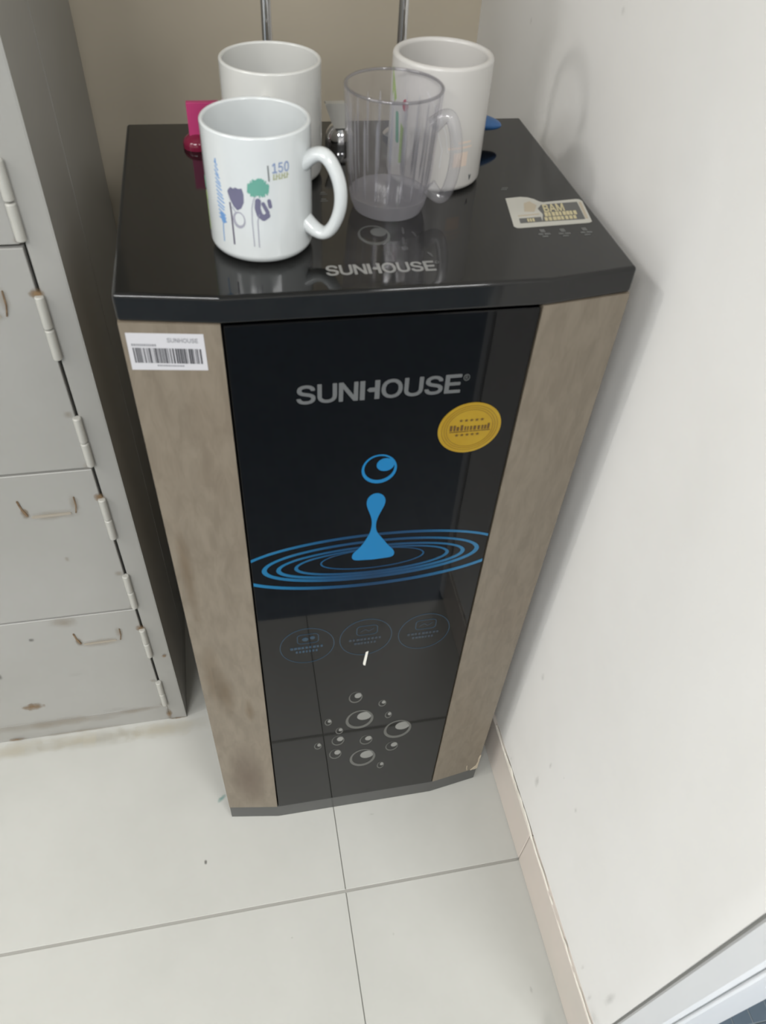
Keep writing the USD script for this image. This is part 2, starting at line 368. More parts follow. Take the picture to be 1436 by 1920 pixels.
# ------------------------------------------------------------------ ceiling lamps (outside the picture)
def lamp(spec, label, group=None):
    t = thing('ceiling_light', label, 'ceiling light', spec['loc'], 0, group)
    sx, sy = spec['size']
    h = CEIL - spec['loc'][2]
    ring = sbox(-sx / 2 - .03, -sy / 2 - .03, sx / 2 + .03, sy / 2 + .03).difference(sbox(-sx / 2 - .002, -sy / 2 - .002, sx / 2 + .002, sy / 2 + .002))
    fr = extr(ring, h + .015); fr.apply_translation((0, 0, -.015))
    obj('housing', fr, M['lamp_white'], t)
    obj('backing', bx(-sx / 2, sx / 2, -sy / 2, sy / 2, .012, .02), M['lamp_white'], t)
    l = UsdLux.RectLight.Define(stage, t.GetPath().pathString + '/lamp_panel')
    l.CreateWidthAttr(sx); l.CreateHeightAttr(sy); l.CreateIntensityAttr(spec['power']); l.CreateColorAttr(Gf.Vec3f(*spec['color']))
lamp(LAMP_SIDE, 'small bright ceiling light over the lockers on the left')
for i, s in enumerate(LAMPS_ROOM):
    lamp(s, ['large ceiling light panel at the far left of the room', 'large ceiling light panel in the middle of the room', 'large ceiling light panel at the right of the room'][i])

# ------------------------------------------------------------------ lockers
KX, KY, KD, KH = -.2558, .193, .572, 1.92
lk = thing('locker_cabinet', 'grey steel locker cabinet with rusty hinges and stacked doors, left of the water purifier', 'locker')
XL = -1.0
T = .0012
side = bx(KX - T, KX, KY + .0, KD, 0, KH)
obj('side_panel', side, M['locker'], lk)
obj('side_panel', bx(XL, XL + T, KY, KD, 0, KH), M['locker'], lk)
obj('back_panel', bx(XL, KX - T, KD - T, KD, 0, KH), M['locker'], lk)
obj('top_panel', bx(XL, KX - T, KY, KD, KH - T, KH), M['locker'], lk)
obj('plinth', rbx(XL, -.2815, KY + .0005, KY + .02, .0, .0465, .0006), M['locker'], lk)
obj('stile', rbx(-.2815, KX - .0002, KY, KY + .022, 0, KH, .0012), M['locker'], lk)
obj('stile', rbx(-.647, -.623, KY, KY + .022, .047, KH, .0012), M['locker'], lk)
obj('inner_panel', bx(XL + T, KX - T, KY + .024, KY + .026, .0, KH - T), M['locker_dark'], lk)
obj('seam', bx(KX - .0006, KX + .0004, .328, KD, .01, KH - .01), M['locker'], lk)
patch('rust_line', M['rust_faint'], lk, (KX + .0006, .3275, .68), Y, Z, .005, .30)
DH = .2655
for ci, (dx0, dx1) in enumerate([(-.6225, -.2845), (-.9985, -.6485)]):
    for r in range(7):
        z0 = .0485 + r * DH; z1 = z0 + DH - .0035
        d = obj('door', rbx(dx0, dx1 + (-.0012 if (r == 3 and ci == 0) else 0), KY - .0006, KY + .018, z0, z1, .0006), M['locker'], lk)
        hx = dx1 + .0014
        for hz0, hz1 in ((z0 + .004, z0 + .073), (z0 + .147, z0 + .216)):
            mid = (hz0 + hz1) / 2
            kn = [tube([(hx, KY - .0022, a), (hx, KY - .0022, a + .001), (hx, KY - .0022, b - .001), (hx, KY - .0022, b)], np.array([.0035, .0045, .0045, .0035]), n=14) for a, b in ((hz0, mid - .0009), (mid + .0009, hz1))]
            for q in kn:
                obj('hinge_knuckle', q, M['hinge'], d, smooth=40)
        ox = dx1 + .2845
        sl = [stroke([(ox - .374, z0 + .223), (ox - .3725, z0 + .209), (ox - .3695, z0 + .199)], .0022), stroke([(ox - .316, z0 + .197), (ox - .3135, z0 + .208), (ox - .313, z0 + .222)], .0014)]
        for q in sl:
            m = extr(q, .0012); m.apply_transform([[1, 0, 0, 0], [0, 0, -1, KY - .0004], [0, 1, 0, 0], [0, 0, 0, 1]])
            obj('card_slot', m, M['rust'], d)
        m = extr(stroke([(ox - .364, z0 + .1955), (ox - .323, z0 + .1965)], .0036), .0010); m.apply_transform([[1, 0, 0, 0], [0, 0, -1, KY - .0004], [0, 1, 0, 0], [0, 0, 0, 1]])
        obj('card_rest', m, M['crease'], d)
        if ci == 0 and r < 4:
            fx = lambda n, x, z, w, h, mm=M['rust_stain']: patch('rust_stain', mm, lk, (x, KY - .0009, z), X, Z, w, h)
            fx('r', ox - .343, z0 + .196, .075, .022, M['rust_faint']); fx('r', ox - .371, z0 + .202, .016, .03); fx('r', ox - .3145, z0 + .212, .014, .034, M['rust_faint'])
            fx('r', dx1 - .0005, z0 + .218, .022, .022); fx('r', dx1 - .002, z0 + .004, .016, .012, M['rust_faint'])
            fx('r', dx1 - .006, z0 + .077, .014, .014, M['rust_faint'])
for x, z, w, h, m in [(-.473, .098, .055, .034, 'rust_stain'), (-.46, .040, .36, .035, 'rust_faint'), (-.33, .045, .12, .022, 'rust_faint'), (-.2815, .022, .016, .062, 'rust_stain'),
                      (-.283, .052, .02, .03, 'rust_stain'), (-.52, .006, .05, .016, 'rust_stain'), (-.42, .005, .2, .012, 'rust_faint'), (-.264, .19, .012, .012, 'rust_stain'), (-.36, .057, .05, .012, 'dirt_faint'),
                      (-.395, .17, .03, .012, 'dirt_faint'), (-.38, .30, .05, .03, 'rust_faint'), (-.43, .27, .012, .012, 'dirt'), (-.495, .19, .012, .026, 'dirt'), (-.345, .43, .008, .014, 'rust_faint')]:
    patch('rust_stain', M[m], lk, (x, KY - .0011, z), X, Z, w, h)
patch('rust_stain', M['rust_stain'], lk, (-.27, KY - .0011, .002), X, Z, .05, .008)

# ------------------------------------------------------------------ water purifier
wp = thing('water_purifier', 'tall black and grey-brown water purifier cabinet with a glossy front in the corner', 'water purifier', (0, 0, 0), math.degrees(-.0034))
TOP, LT, ZB = .900, .022, .0372
lid_poly = Polygon([(-.192, .0115), (-.1209, 0), (.119, 0), (.192, .0115), (.192, .3064), (-.192, .3064)])
lid = obj('lid', bevel_prism(lid_poly.buffer(-.003, join_style=2).buffer(.003, quad_segs=4), TOP - LT, TOP, .0032, 5), M['black_lid'], wp, smooth=25)
pl, pr = -.1214, .1170
def sidep(s):
    q = pl if s < 0 else pr
    e = .1918 * s
    out = [(q - .0004 * -s, .0002), (e, .0108), (e, .303), (e - .012 * s, .303), (e - .012 * s, .022), (q - .0004 * -s, .0122)]
    return Polygon(out)
for s in (-1, 1):
    m = extr(sidep(s), TOP - LT - ZB); m.apply_translation((0, 0, ZB))
    sp = obj('side_panel', m, M['wood'], wp)
    if s < 0:
        spl = sp
core_poly = Polygon([(-.179, .024), (-.119, .0135), (.115, .0135), (.179, .024), (.179, .302), (-.179, .302)])
m = extr(core_poly, TOP - LT - .002 - ZB); m.apply_translation((0, 0, ZB)); obj('inner_body', m, M['core'], wp)
pz = Polygon([(-.1914, .0113), (-.1214, .0007), (.117, .0007), (.1914, .0113), (.1914, .301), (-.1914, .301)])
obj('plinth', bevel_prism(pz, 0, ZB - .0004, .0015, 2), M['plinth'], wp, smooth=25)
fp = obj('front_panel', rbx(pl + .0013, pr - .0013, 0, .0128, ZB + .0006, TOP - LT - .0012, .0008), M['black_glass'], wp)
# dirt and wear on the laminate
cd = np.array([-.0704, .0106]); cd /= np.linalg.norm(cd)
def chamf(d, z):       # point on the left chamfer, d metres left of the glass
    return (pl + cd[0] * d, .0002 + cd[1] * d, z)
uxl = (-cd[0], -cd[1], 0)
for d, z, w, h in [(.055, .405, .030, .16), (.044, .37, .024, .12), (.020, .33, .014, .07), (.060, .60, .016, .20), (.035, .14, .060, .22)]:
    patch('stain', M['wood_stain' if z > .2 else 'wood_stain_red'], wp, chamf(d, z), uxl, Z, w, h, .0005)


TOFRONT = np.array([[1, 0, 0, 0], [0, 0, -1, .00005], [0, 1, 0, 0], [0, 0, 0, 1]], float)
def onfront(m):
    m = m.copy(); m.apply_transform(TOFRONT); return m
def fprint(name, poly, m, h=.0003, label=None, kind=None):
    return obj(name, onfront(extr(poly, h)), M[m], fp, label=label, kind=kind)
def word(x0, x1, y0, y1, depth):
    """the maker's name in wide capitals; the H has an open left crossbar"""
    L = x1 - x0; H = y1 - y0; gap = L * .012
    w = dict(S=.125, U=.128, N=.128, H=.132, O=.142, E=.112)
    tot = sum(w[c] for c in 'SUNHOUSE') * L + 7 * gap; k = L / tot
    x, ms = x0, []
    for c in 'SUNHOUSE':
        cw = w[c] * L * k
        if c == 'H':
            st = cw * .25
            polys = [sbox(x, y0, x + st, y1), sbox(x + cw - st, y0, x + cw, y1),
                     Polygon([(x + cw - st, y0 + H * .40), (x + cw - st, y0 + H * .62), (x + cw * .48, y0 + H * .62), (x + cw * .36, y0 + H * .51), (x + cw * .48, y0 + H * .40)])]
            ms.append(extr(unary_union(polys), depth))
        else:
            ms.append(txt(c, x, x + cw, y0, y1, True, depth))
        x += cw + gap * k
    return trimesh.util.concatenate(ms)
obj('lettering', onfront(word(-.0705, .0618, .8018, .8203, .0003)), M['silver_ink'], fp, label='silver SUNHOUSE lettering near the top')
r_ = ell(.0658, .8166, .0026, .0032, 32).difference(ell(.0658, .8166, .0021, .0026, 32))
obj('lettering', [onfront(extr(r_, .0003)), onfront(txt('R', .0648, .0668, .8148, .8184, False, .0003))], M['faint_ink'], fp, label='small ring mark beside the lettering')

def eye(cx, cy, rx, ry, w):
    ring = ell(cx, cy, rx, ry).difference(ell(cx, cy + ry * .07, rx - w, ry - w * 1.25))
    spot = ell(cx + rx * .34, cy + ry * .28, rx * .50, ry * .44)
    return ring, spot
ring, spot = eye(-.0007, .7235, .0156, .0172, .0022)
fprint('emblem', unary_union([ring, spot]), 'blue_ink', label='blue ring and dot emblem above the water drop')
half = [(.0085, 0)]
hd = spline([(-.0018, .6935), (-.0076, .6905), (-.0103, .682), (-.0086, .673), (-.0052, .661), (-.0044, .6500), (-.0056, .641), (-.0090, .6315), (-.0150, .620), (-.0222, .6068), (-.0212, .6035),
             (-.0120, .6008), (-.0005, .6000), (.0110, .6005), (.0192, .6028), (.0200, .6052), (.0140, .6185), (.0066, .6310), (.0012, .641), (-.0003, .6500), (.0010, .661), (.0050, .673), (.0070, .682), (.0042, .6905)], 160, closed=True)
fprint('water_drop', Polygon(hd).buffer(0), 'blue_ink', .0004)
panel_box = sbox(pl + .002, .5, pr - .002, .7)
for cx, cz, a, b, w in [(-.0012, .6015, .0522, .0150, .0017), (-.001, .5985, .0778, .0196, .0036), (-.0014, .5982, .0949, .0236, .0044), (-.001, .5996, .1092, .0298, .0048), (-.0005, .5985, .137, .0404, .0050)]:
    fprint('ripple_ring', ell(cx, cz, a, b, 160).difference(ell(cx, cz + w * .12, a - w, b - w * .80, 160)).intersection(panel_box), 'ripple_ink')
for k, (cx, cz, a, b) in enumerate([(-.0688, .4607, .0303, .0339), (-.003, .4628, .0298, .0352), (.0641, .4597, .0299, .0345)]):
    fprint('badge', unary_union([ell(cx, cz, a, b).difference(ell(cx, cz, a - .0008, b - .0009)),
        sbox(cx - .006, cz + .010, cx + .008, cz + .018).buffer(.005).difference(sbox(cx - .006, cz + .010, cx + .008, cz + .018).buffer(.0042))]), 'dim_ink2')
    bars = []
    for row, (n, zz, ww) in enumerate([(9, cz - .005, .038), (7, cz - .0125, .026)]):
        xx = cx - ww / 2
        for q in range(n):
            bw_ = ww / n * rng.uniform(.55, .85)
            bars.append(sbox(xx, zz, xx + bw_, zz + .0042)); xx += ww / n
    bars += [ell(cx - .002, cz + .0135, .0035, .0035, 20), ell(cx + .006, cz + .015, .0028, .003, 20)] if k == 0 else [stroke([(cx - .006, cz + .012), (cx - .001, cz + .016), (cx + .003, cz + .012), (cx + .008, cz + .016)], .0012)]
    fprint('badge_text', unary_union(bars), 'dim_ink2' if k == 0 else 'dim_ink', kind='stuff')
for cx, cz, rx, rz in [(-.0110, .3319, .0085, .0132), (-.0042, .2733, .0183, .0241), (.0241, .3078, .0050, .0081), (.0338, .2748, .0046, .0085), (.0490, .2308, .0189, .0246), (-.0452, .2780, .0046, .0083),
                       (-.0306, .2504, .0050, .0087), (-.0321, .2231, .0085, .0135), (.0065, .2131, .0087, .0132), (-.0592, .2157, .0050, .0091), (.0440, .1826, .0088, .0133), (-.0354, .1845, .0084, .0142), (.0034, .1601, .0183, .0256), (.0307, .1276, .0051, .0104)]:
    big = rx > .015
    ring, spot = eye(cx, cz, rx, rz, .0034 if big else .0012)
    fprint('bubble', ring, 'bubble_ink')
    fprint('bubble_highlight', spot if not big else ell(cx + rx * .33, cz + rz * .33, rx * .52, rz * .42), 'bubble_spot')
fprint('paper_scrap', Polygon([(.0010, .4338), (.0001, .4240), (-.0016, .4046), (-.0040, .4060), (-.0044, .4090), (-.0018, .4325)]), 'scrap', .0006, 'small white paper scrap stuck to the panel')

# gold seal
sc, sz, sr = .0755, .7625, .0277
seal = obj('seal_sticker', onfront(extr(ell(sc, sz, sr, sr, 96), .0005)), M['gold'], wp, label='round gold seal sticker')
def sprint(name, poly, m, kind=None):
    return obj(name, onfront(extr(poly, .0007)), M[m], seal, kind=kind)
for rr in (.0248, .0226, .0206):
    sprint('seal_ring', ell(sc, sz, rr, rr, 96).difference(ell(sc, sz, rr - .0006, rr - .0006, 96)), 'gold_line')
ink = []
for k in range(5):
    for zz, x0, dz in ((.7715, -.0085, .0040), (.7555, -.0105, .0036)):
        ang = np.linspace(0, 2 * np.pi, 11)[:10] + np.pi / 2
        rad = np.where(np.arange(10) % 2 == 0, .0019, .0008)
        ink.append(Polygon(np.stack([sc + x0 + k * .0046 + rad * np.cos(ang), zz + rad * np.sin(ang)], 1)))
xx = sc - .0175
while xx < sc + .0165:
    ww = rng.uniform(.0012, .0024)
    ink.append(sbox(xx, .7605, xx + ww, .7605 + rng.choice([.0045, .0045, .0062])))
    ink.append(sbox(xx, .7588, xx + ww * 1.5, .7596))
    xx += ww + rng.uniform(.0008, .0014)
sprint('seal_lettering', unary_union(ink), 'gold_ink', 'stuff')

# barcode label on the left chamfer
def onchamf(m, lift=.0001):
    """x runs right towards the glass (x = -d), y up"""
    n = np.cross((-cd[0], -cd[1], 0), (0, 0, 1))
    A = np.eye(4); A[:3, 0] = (-cd[0], -cd[1], 0); A[:3, 1] = (0, 0, 1); A[:3, 2] = n; A[:3, 3] = np.array([pl, .0002, 0]) + n * lift
    m = m.copy(); m.apply_transform(A); return m
lab = obj('barcode_label', onchamf(extr(Polygon([(-.0675, .8700), (-.0131, .8703), (-.0129, .8392), (-.0679, .8384)]), .0003)), M['paper'], wp, label='white barcode label')
bars, x = [], -.0645
while x < -.0165:
    w = rng.choice([.0003, .0003, .0006, .0009, .0012]); bars.append(sbox(x, .8448, x + w, .8578)); x += w + rng.choice([.0003, .0004, .0006, .0009])
obj('barcode', onchamf(extr(unary_union(bars), .0004)), M['print_black'], lab, kind='stuff')
obj('label_text', [onchamf(txt('SUNHOUSE', -.0392, -.0175, .8628, .8666, True, .0004))], M['print_grey'], lab)
dash = []
for x0, x1, z0, z1 in ((-.0648, -.0475, .8592, .8612), (-.0490, -.0300, .8420, .8434)):
    x = x0
    while x < x1:
        w = rng.uniform(.0006, .0012); dash.append(sbox(x, z0, x + w, z1)); x += w + .0005
obj('label_text', onchamf(extr(unary_union(dash), .0004)), M['print_grey'], lab, kind='stuff')

# print and sticker on the lid
def onlid(m):
    m = m.copy(); m.apply_translation((0, 0, TOP - .0001)); return m
ring, spot = eye(.0005, .0768, .0125, .0152, .0019)
obj('emblem', onlid(extr(unary_union([ring, spot]), .0003)), M['faint_ink'], lid, label='pale ring and dot emblem')
obj('lettering', onlid(word(-.0436, .0372, .0208, .0346, .0003)), M['lid_ink'], lid, label='pale SUNHOUSE lettering near the front edge')
obj('lettering', onlid(extr(ell(.0400, .0322, .0016, .0018, 24).difference(ell(.0400, .0322, .0011, .0013, 24)), .0003)), M['faint_ink'], lid)
icons = []
for cx, cy in ((.1362, .0690), (.1530, .0685), (.1716, .0690)):
    icons += [sbox(cx - .002, cy + .001, cx + .002, cy + .006), sbox(cx - .005, cy - .003, cx - .001, cy - .0005), sbox(cx, cy - .003, cx + .005, cy - .0005), sbox(cx - .003, cy - .0065, cx + .002, cy - .0045)]
icons += [sbox(.124, .146, .129, .1475), sbox(.1255, .149, .131, .1505)]
for cx, cy in ((-.030, .138), (-.029, .150), (-.0445, .135)):
    icons += [sbox(cx - .003, cy - .002, cx + .003, cy - .0005), sbox(cx - .002, cy + .001, cx + .002, cy + .003)]
obj('lid_icon', onlid(extr(unary_union(icons), .0003)), M['faint_ink'], lid, label='faint touch symbols', kind='stuff')
st_poly = Polygon(spline([(.1145, .0790), (.1185, .0782), (.150, .0806), (.1800, .0826), (.1829, .0840), (.1850, .100), (.1880, .1200), (.1862, .1236), (.1800, .1240), (.1510, .1205), (.1480, .1262), (.1430, .1300), (.1350, .1320), (.1232, .1305), (.1222, .1280), (.1180, .100)], 120, closed=True)).buffer(0)
st_poly = Polygon([(.1152, .0815), (.1172, .0787), (.1200, .0785), (.1800, .0826), (.1829, .0842), (.1880, .1200), (.1866, .1234), (.1832, .1242), (.1530, .1204), (.1500, .1222), (.1470, .1268), (.1425, .1302), (.1364, .1316), (.1228, .1298)])
stk = obj('info_sticker', onlid(extr(st_poly, .0005)), M['sticker'], lid, label='cream shaped sticker with dark and yellow print')
def A2(u, v):          # sticker coordinates: u along its foot, v up
    o, uu, vv = np.array([.1165, .0795]), np.array([.0660, .0045]), np.array([.0062, .0400])
    return tuple(o + uu * u + vv * v)
quad = lambda u0, u1, v0, v1: Polygon([A2(u0, v0), A2(u1, v0), A2(u1, v1), A2(u0, v1)])
obj('sticker_print', onlid(extr(unary_union([quad(.07, .36, .14, .34), Polygon([A2(.36, .14), A2(.93, .12), A2(.92, .88), A2(.42, .86), A2(.36, .70), A2(.40, .45)])]), .0007)), M['sticker_dark'], stk, kind='stuff')
yl = []
tx = txt('BAM', 0, 1, 0, 1, True, .0009)
v = np.array([A2(.43 + .28 * a, .52 + .33 * b) for a, b in tx.vertices[:, :2]]); tx.vertices = np.column_stack([v, tx.vertices[:, 2]])
yl.append(tx)
for v0, v1, u0, u1, n in ((.34, .50, .42, .86, 9), (.16, .30, .40, .84, 8), (.17, .30, .17, .27, 3)):
    for q in range(n):
        a = u0 + (u1 - u0) * q / n
        yl.append(extr(quad(a, a + (u1 - u0) / n * rng.uniform(.6, .85), v0, v1), .0009))
obj('sticker_print', onlid(trimesh.util.concatenate(yl)), M['sticker_yellow'], stk, kind='stuff')
obj('sticker_print', onlid(extr(unary_union([quad(.94, .975, .14, .86), Polygon([A2(.17, .62), A2(.30, .58), A2(.36, .85), A2(.28, 1.05), A2(.20, .98)]), stroke([A2(.08, .45), A2(.34, .47)], .0018)]), .0007)), M['sticker_tan'], stk, kind='stuff')
# chipped corner of the right panel
cp = Polygon([(0, 0), (.004, .006), (.0085, .012), (.0095, .022), (.0088, .034), (.0100, .044), (.0118, .046), (.0118, .0)])
m = extr(cp, .0012)
cr = np.array([.1918 - .117, .0106]); cr /= np.linalg.norm(cr)
A = np.eye(4); A[:3, 0] = (cr[0], cr[1], 0); A[:3, 1] = Z; A[:3, 2] = np.cross((cr[0], cr[1], 0), Z); A[:3, 3] = np.array([.1918, .0108, ZB + .0002]) - np.array([*cr, 0]) * .0115 - A[:3, 2] * .0004
m.apply_transform(A)
obj('chipped_corner', m, M['chip'], wp, label='raw chipped corner of the right panel')
B = A.copy(); B[:3, 3] = B[:3, 3] - np.array([*cr, 0]) * .006
m = extr(stroke([(0, .004), (-.0015, .012), (-.002, .020)], .0014), .0008); m.apply_transform(B)
obj('chipped_corner', m, M['chip'], wp)

# ------------------------------------------------------------------ gooseneck faucets and tap levers on the lid
def faucet(x, y, label):
    t = thing('gooseneck_faucet', label, 'faucet', (x, y, TOP), 0, None)
    obj('base_flange', lathe([(0, 0), (.0125, 0), (.0125, .003), (.0110, .005), (.0072, .008), (.0066, .022), (.0050, .026), (0, .026)], 48), M['chrome'], t, smooth=35)
    a = np.linspace(0, np.pi, 40)
    p = [(0, 0, .02), (0, 0, .05), (0, 0, .10), (0, 0, .14)] + [(0, -.037 + .037 * math.cos(q), .153 + .037 * math.sin(q)) for q in a] + [(0, -.074, .151)]
    obj('spout_pipe', tube(p, .0042, n=24, side=X), M['chrome'], t, smooth=50)
    tip = lathe([(0, 0), (.0052, 0), (.0056, .001), (.0056, .012), (.0050, .013), (0, .013)], 32); tip.apply_translation((0, -.074, .143))
    obj('spout_tip', tip, M['black_rubber'], t, smooth=35)
faucet(-.0600, .264, 'thin chrome gooseneck faucet pipe rising behind the back plain white mug')
faucet(.0560, .264, 'thin chrome gooseneck faucet pipe rising left of the tall thick-rimmed mug')
def knob(t, r=.0125, h=.014, m='chrome'):
    obj('base_knob', lathe([(0, 0), (r, 0), (r, .003)] + [(r * math.cos(q), .003 + (h - .003) * math.sin(q)) for q in np.linspace(.1, np.pi / 2 - .05, 10)] + [(0, h)], 48), M[m], t, smooth=40)
t = thing('tap_lever', 'bright pink tap lever on a dark red knob left of the flowered mug', 'tap', (-.1275, .252, TOP), 0)
knob(t, .0125, .0115, 'red_knob')
obj('lever_paddle', bevel_prism(Polygon([(-.006, -.003), (.022, -.003), (.022, .003), (-.006, .003)]), .008, .0375, .0009, 2), M['pink'], t, smooth=30)
t = thing('tap_lever', 'white tap lever on a chrome knob behind the clear plastic mug', 'tap', (.0005, .252, TOP), 0)
knob(t, .0135, .019)
wpad = Polygon([(-.0145, .037), (-.0135, .0375), (.0030, .0375), (.0052, .034), (.0050, .0165), (-.0060, .0165), (-.0090, .022)])
m = extr(wpad, .007); m.apply_transform([[1, 0, 0, 0], [0, 0, -1, -.003], [0, 1, 0, 0], [0, 0, 0, 1]])
obj('lever_paddle', m, M['white_plastic'], t)
t = thing('tap_lever', 'rounded blue tap lever tip right of the tall thick-rimmed mug', 'tap', (.110, .252, TOP), 0)
knob(t, .0115, .013)
s_ = trimesh.creation.icosphere(subdivisions=4, radius=1.0); s_.apply_scale((.030, .0115, .0068)); s_.apply_transform(trimesh.transformations.rotation_matrix(.16, (0, 1, 0))); s_.apply_translation((.014, -.002, .0185))
obj('lever_paddle', s_, M['blue_plastic'], t, smooth=True)

# ------------------------------------------------------------------ mugs
def mug_profile(R, h, th, base_r=.008, rim=None):
    rim = th / 2
    out = [(0, .0015), (R - base_r - .002, .0015), (R - base_r, 0)]
    out += [(R - base_r + base_r * math.sin(q), base_r * .9 * (1 - math.cos(q))) for q in np.linspace(.2, np.pi / 2, 9)]
    out += [(R, h * k) for k in (.3, .5, .7, .9)]
    out += [(R - rim + rim * math.cos(q), h - rim + rim * math.sin(q)) for q in np.linspace(0, np.pi, 10)]
    Ri = R - th
    out += [(Ri, h * k) for k in (.7, .4, .2)]
    out += [(Ri - .006 + .006 * math.cos(q), .012 - .006 * math.sin(q)) for q in np.linspace(0, np.pi / 2, 6)] + [(0, .006)]
    return out
def handle_mesh(R, phi, zs, out=.0245, w=.0058, th=.0044):
    zt, zb = zs
    c = spline([(R - .0028, zt - .001), (R + out * .46, zt + .0062), (R + out * .88, zt - .006), (R + out, (zt + zb) / 2 + .001), (R + out * .90, zb + .008), (R + out * .48, zb - .0055), (R - .0028, zb + .001)], 60)
    d = np.array([math.cos(phi), math.sin(phi), 0]); sd = np.array([-math.sin(phi), math.cos(phi), 0])
    k = np.abs(np.linspace(-1, 1, 60)) ** 6
    return tube([d * r + np.array([0, 0, z]) for r, z in c], w + .0022 * k, th + .0016 * k, n=24, side=sd)
def mug(label, loc, R, h, th, m, handle, base_r=.008):
    t = thing('mug', label, 'mug', (loc[0], loc[1], TOP + .0002))
    obj('body', lathe(mug_profile(R, h, th, base_r), 128), m, t, smooth=40)
    if handle is not None:
        obj('handle', handle_mesh(R, math.radians(handle[0]), handle[1]), m, t, smooth=60)
    return t
def wrap(poly, R, h=.00022):
    """poly in (arc metres from angle 0, z) wrapped onto the mug's outside"""
    m = extr(poly, h)
    v, f = trimesh.remesh.subdivide_to_size(m.vertices, m.faces, .004, max_iter=12)
    a = v[:, 0] / R; r = R - .00004 + v[:, 2]
    return trimesh.Trimesh(np.stack([r * np.cos(a), r * np.sin(a), v[:, 1]], 1), f, process=False)
R1 = .0372
mf = mug('white mug with crayon-like flower drawings, standing in front', (-.0845, .0749), R1, .0889, .0030, M['ceramic'], (-29, (.0660, .0225)), .0085)
def S(deg, z):
    return (math.radians(deg) * R1, z)
def mprint(name, poly, m, t=mf, R=R1, kind=None):
    return obj(name, wrap(poly, R), M['g_' + m], t, kind=kind)
# blue lavender
lav = []
rr = random.Random(3)
for k in range(15):
    z = .0305 + k * .0027; deg = -138 - 3.2 * (k / 14) + rr.uniform(-.6, .6)
    wd = (4.6 * (1 - (k / 15)) + 1.3) * (1.0 if k > 3 else .8)
    lav.append(stroke([S(deg - wd, z + .0010), S(deg + wd, z - .0012 + rr.uniform(-.0006, .0006))], .00095))
lav += [stroke([S(-141.2, .0712), S(-141.0, .0690)], .0010), stroke([S(-138.5, .034), S(-137.0, .030)], .004)]
mprint('lavender_print', unary_union(lav), 'cobalt', kind='stuff')
mprint('stem_print', stroke([S(-138, .030), S(-139.0, .022), S(-139.2, .0145)], .0007), 'cobalt')
head = [S(-126.5, .0535), S(-124, .0552), S(-121, .0545), S(-118.5, .0556), S(-115.5, .0550), S(-112, .0555), S(-110.6, .052), S(-111, .0465), S(-114, .0425), S(-118, .0408), S(-121.5, .0428), S(-125, .0470), S(-127.5, .0520)]
mprint('flower_print', Polygon(head).buffer(.0004), 'slate')
mprint('stem_print', stroke([S(-126.3, .0445), S(-125.6, .036), S(-125.3, .024), S(-125.2, .0150)], .0012), 'stem')
c = np.array(S(-117.2, .0335))
loop = ell(c[0], c[1], .0046, .0060).difference(ell(c[0] + .0004, c[1] + .0006, .0033, .0044))
mprint('flower_print', unary_union([loop, stroke([S(-124, .042), S(-120, .0385)], .0007)]), 'grey')
tuft = []
for k in range(22):
    deg = -105.5 + k * 1.0; top_ = .0585 + .004 * math.sin((k + 1) / 23 * math.pi) + rr.uniform(-.0012, .0012); bot = .0535 - .0022 * math.sin((k + 1) / 23 * math.pi) + rr.uniform(-.001, .001)
    tuft.append(stroke([S(deg, bot), S(deg + 1.0, top_)], .0008))
mprint('flower_print', unary_union(tuft), 'teal', kind='stuff')
mprint('stem_print', stroke([S(-97.5, .0520), S(-100.2, .0485), S(-102.2, .0430), S(-102.8, .034), S(-102.2, .0155)], .0006), 'grey')
cup = unary_union([stroke([S(-95.5, .0480), S(-96.3, .0430), S(-94.5, .0385), S(-90.5, .0362), S(-86.5, .0378)], .0040), stroke([S(-90.3, .0462), S(-86.0, .0400)], .0026), stroke([S(-84.0, .0480), S(-83.0, .0440)], .0026)])
mprint('flower_print', cup, 'slate')
mprint('stem_print', stroke([S(-95.0, .0385), S(-97.0, .0340), S(-97.0, .0150)], .0007), 'grey')
mprint('logo_print', stroke([S(-83.4, .0712), S(-82.8, .0615)], .0009), 'dark')
def wrap_text(text, d0, d1, z0, z1, m):
    tx = txt(text, math.radians(d0) * R1, math.radians(d1) * R1, z0, z1, True, .00024)
    v, f = trimesh.remesh.subdivide_to_size(tx.vertices, tx.faces, .004, max_iter=12)
    a = v[:, 0] / R1; r = R1 - .00004 + v[:, 2]
    return obj('logo_print', trimesh.Trimesh(np.stack([r * np.cos(a), r * np.sin(a), v[:, 1]], 1), f, process=False), M['g_' + m], mf)
wrap_text('150', -79.0, -60.2, .0660, .0728, 'logo')
dots = []
for k in range(6):
    d0 = -78 + k * 3.0
    dots.append(stroke([S(d0, .0620), S(d0 + .4, .0652)], .0009)); dots.append(stroke([S(d0, .0622 + .0016 * (k % 2)), S(d0 + 1.6, .0622 + .0016 * (k % 2))], .0008))
mprint('logo_print', unary_union(dots), 'lime', kind='stuff')
mprint('leaf_print', ell(*S(-176, .0475), .0028, .0042, 24), 'green')
mprint('leaf_print', unary_union([ell(*S(-174, .0385), .0026, .0036, 24), stroke([S(-174, .036), S(-173, .014)], .0006)]), 'leaf')

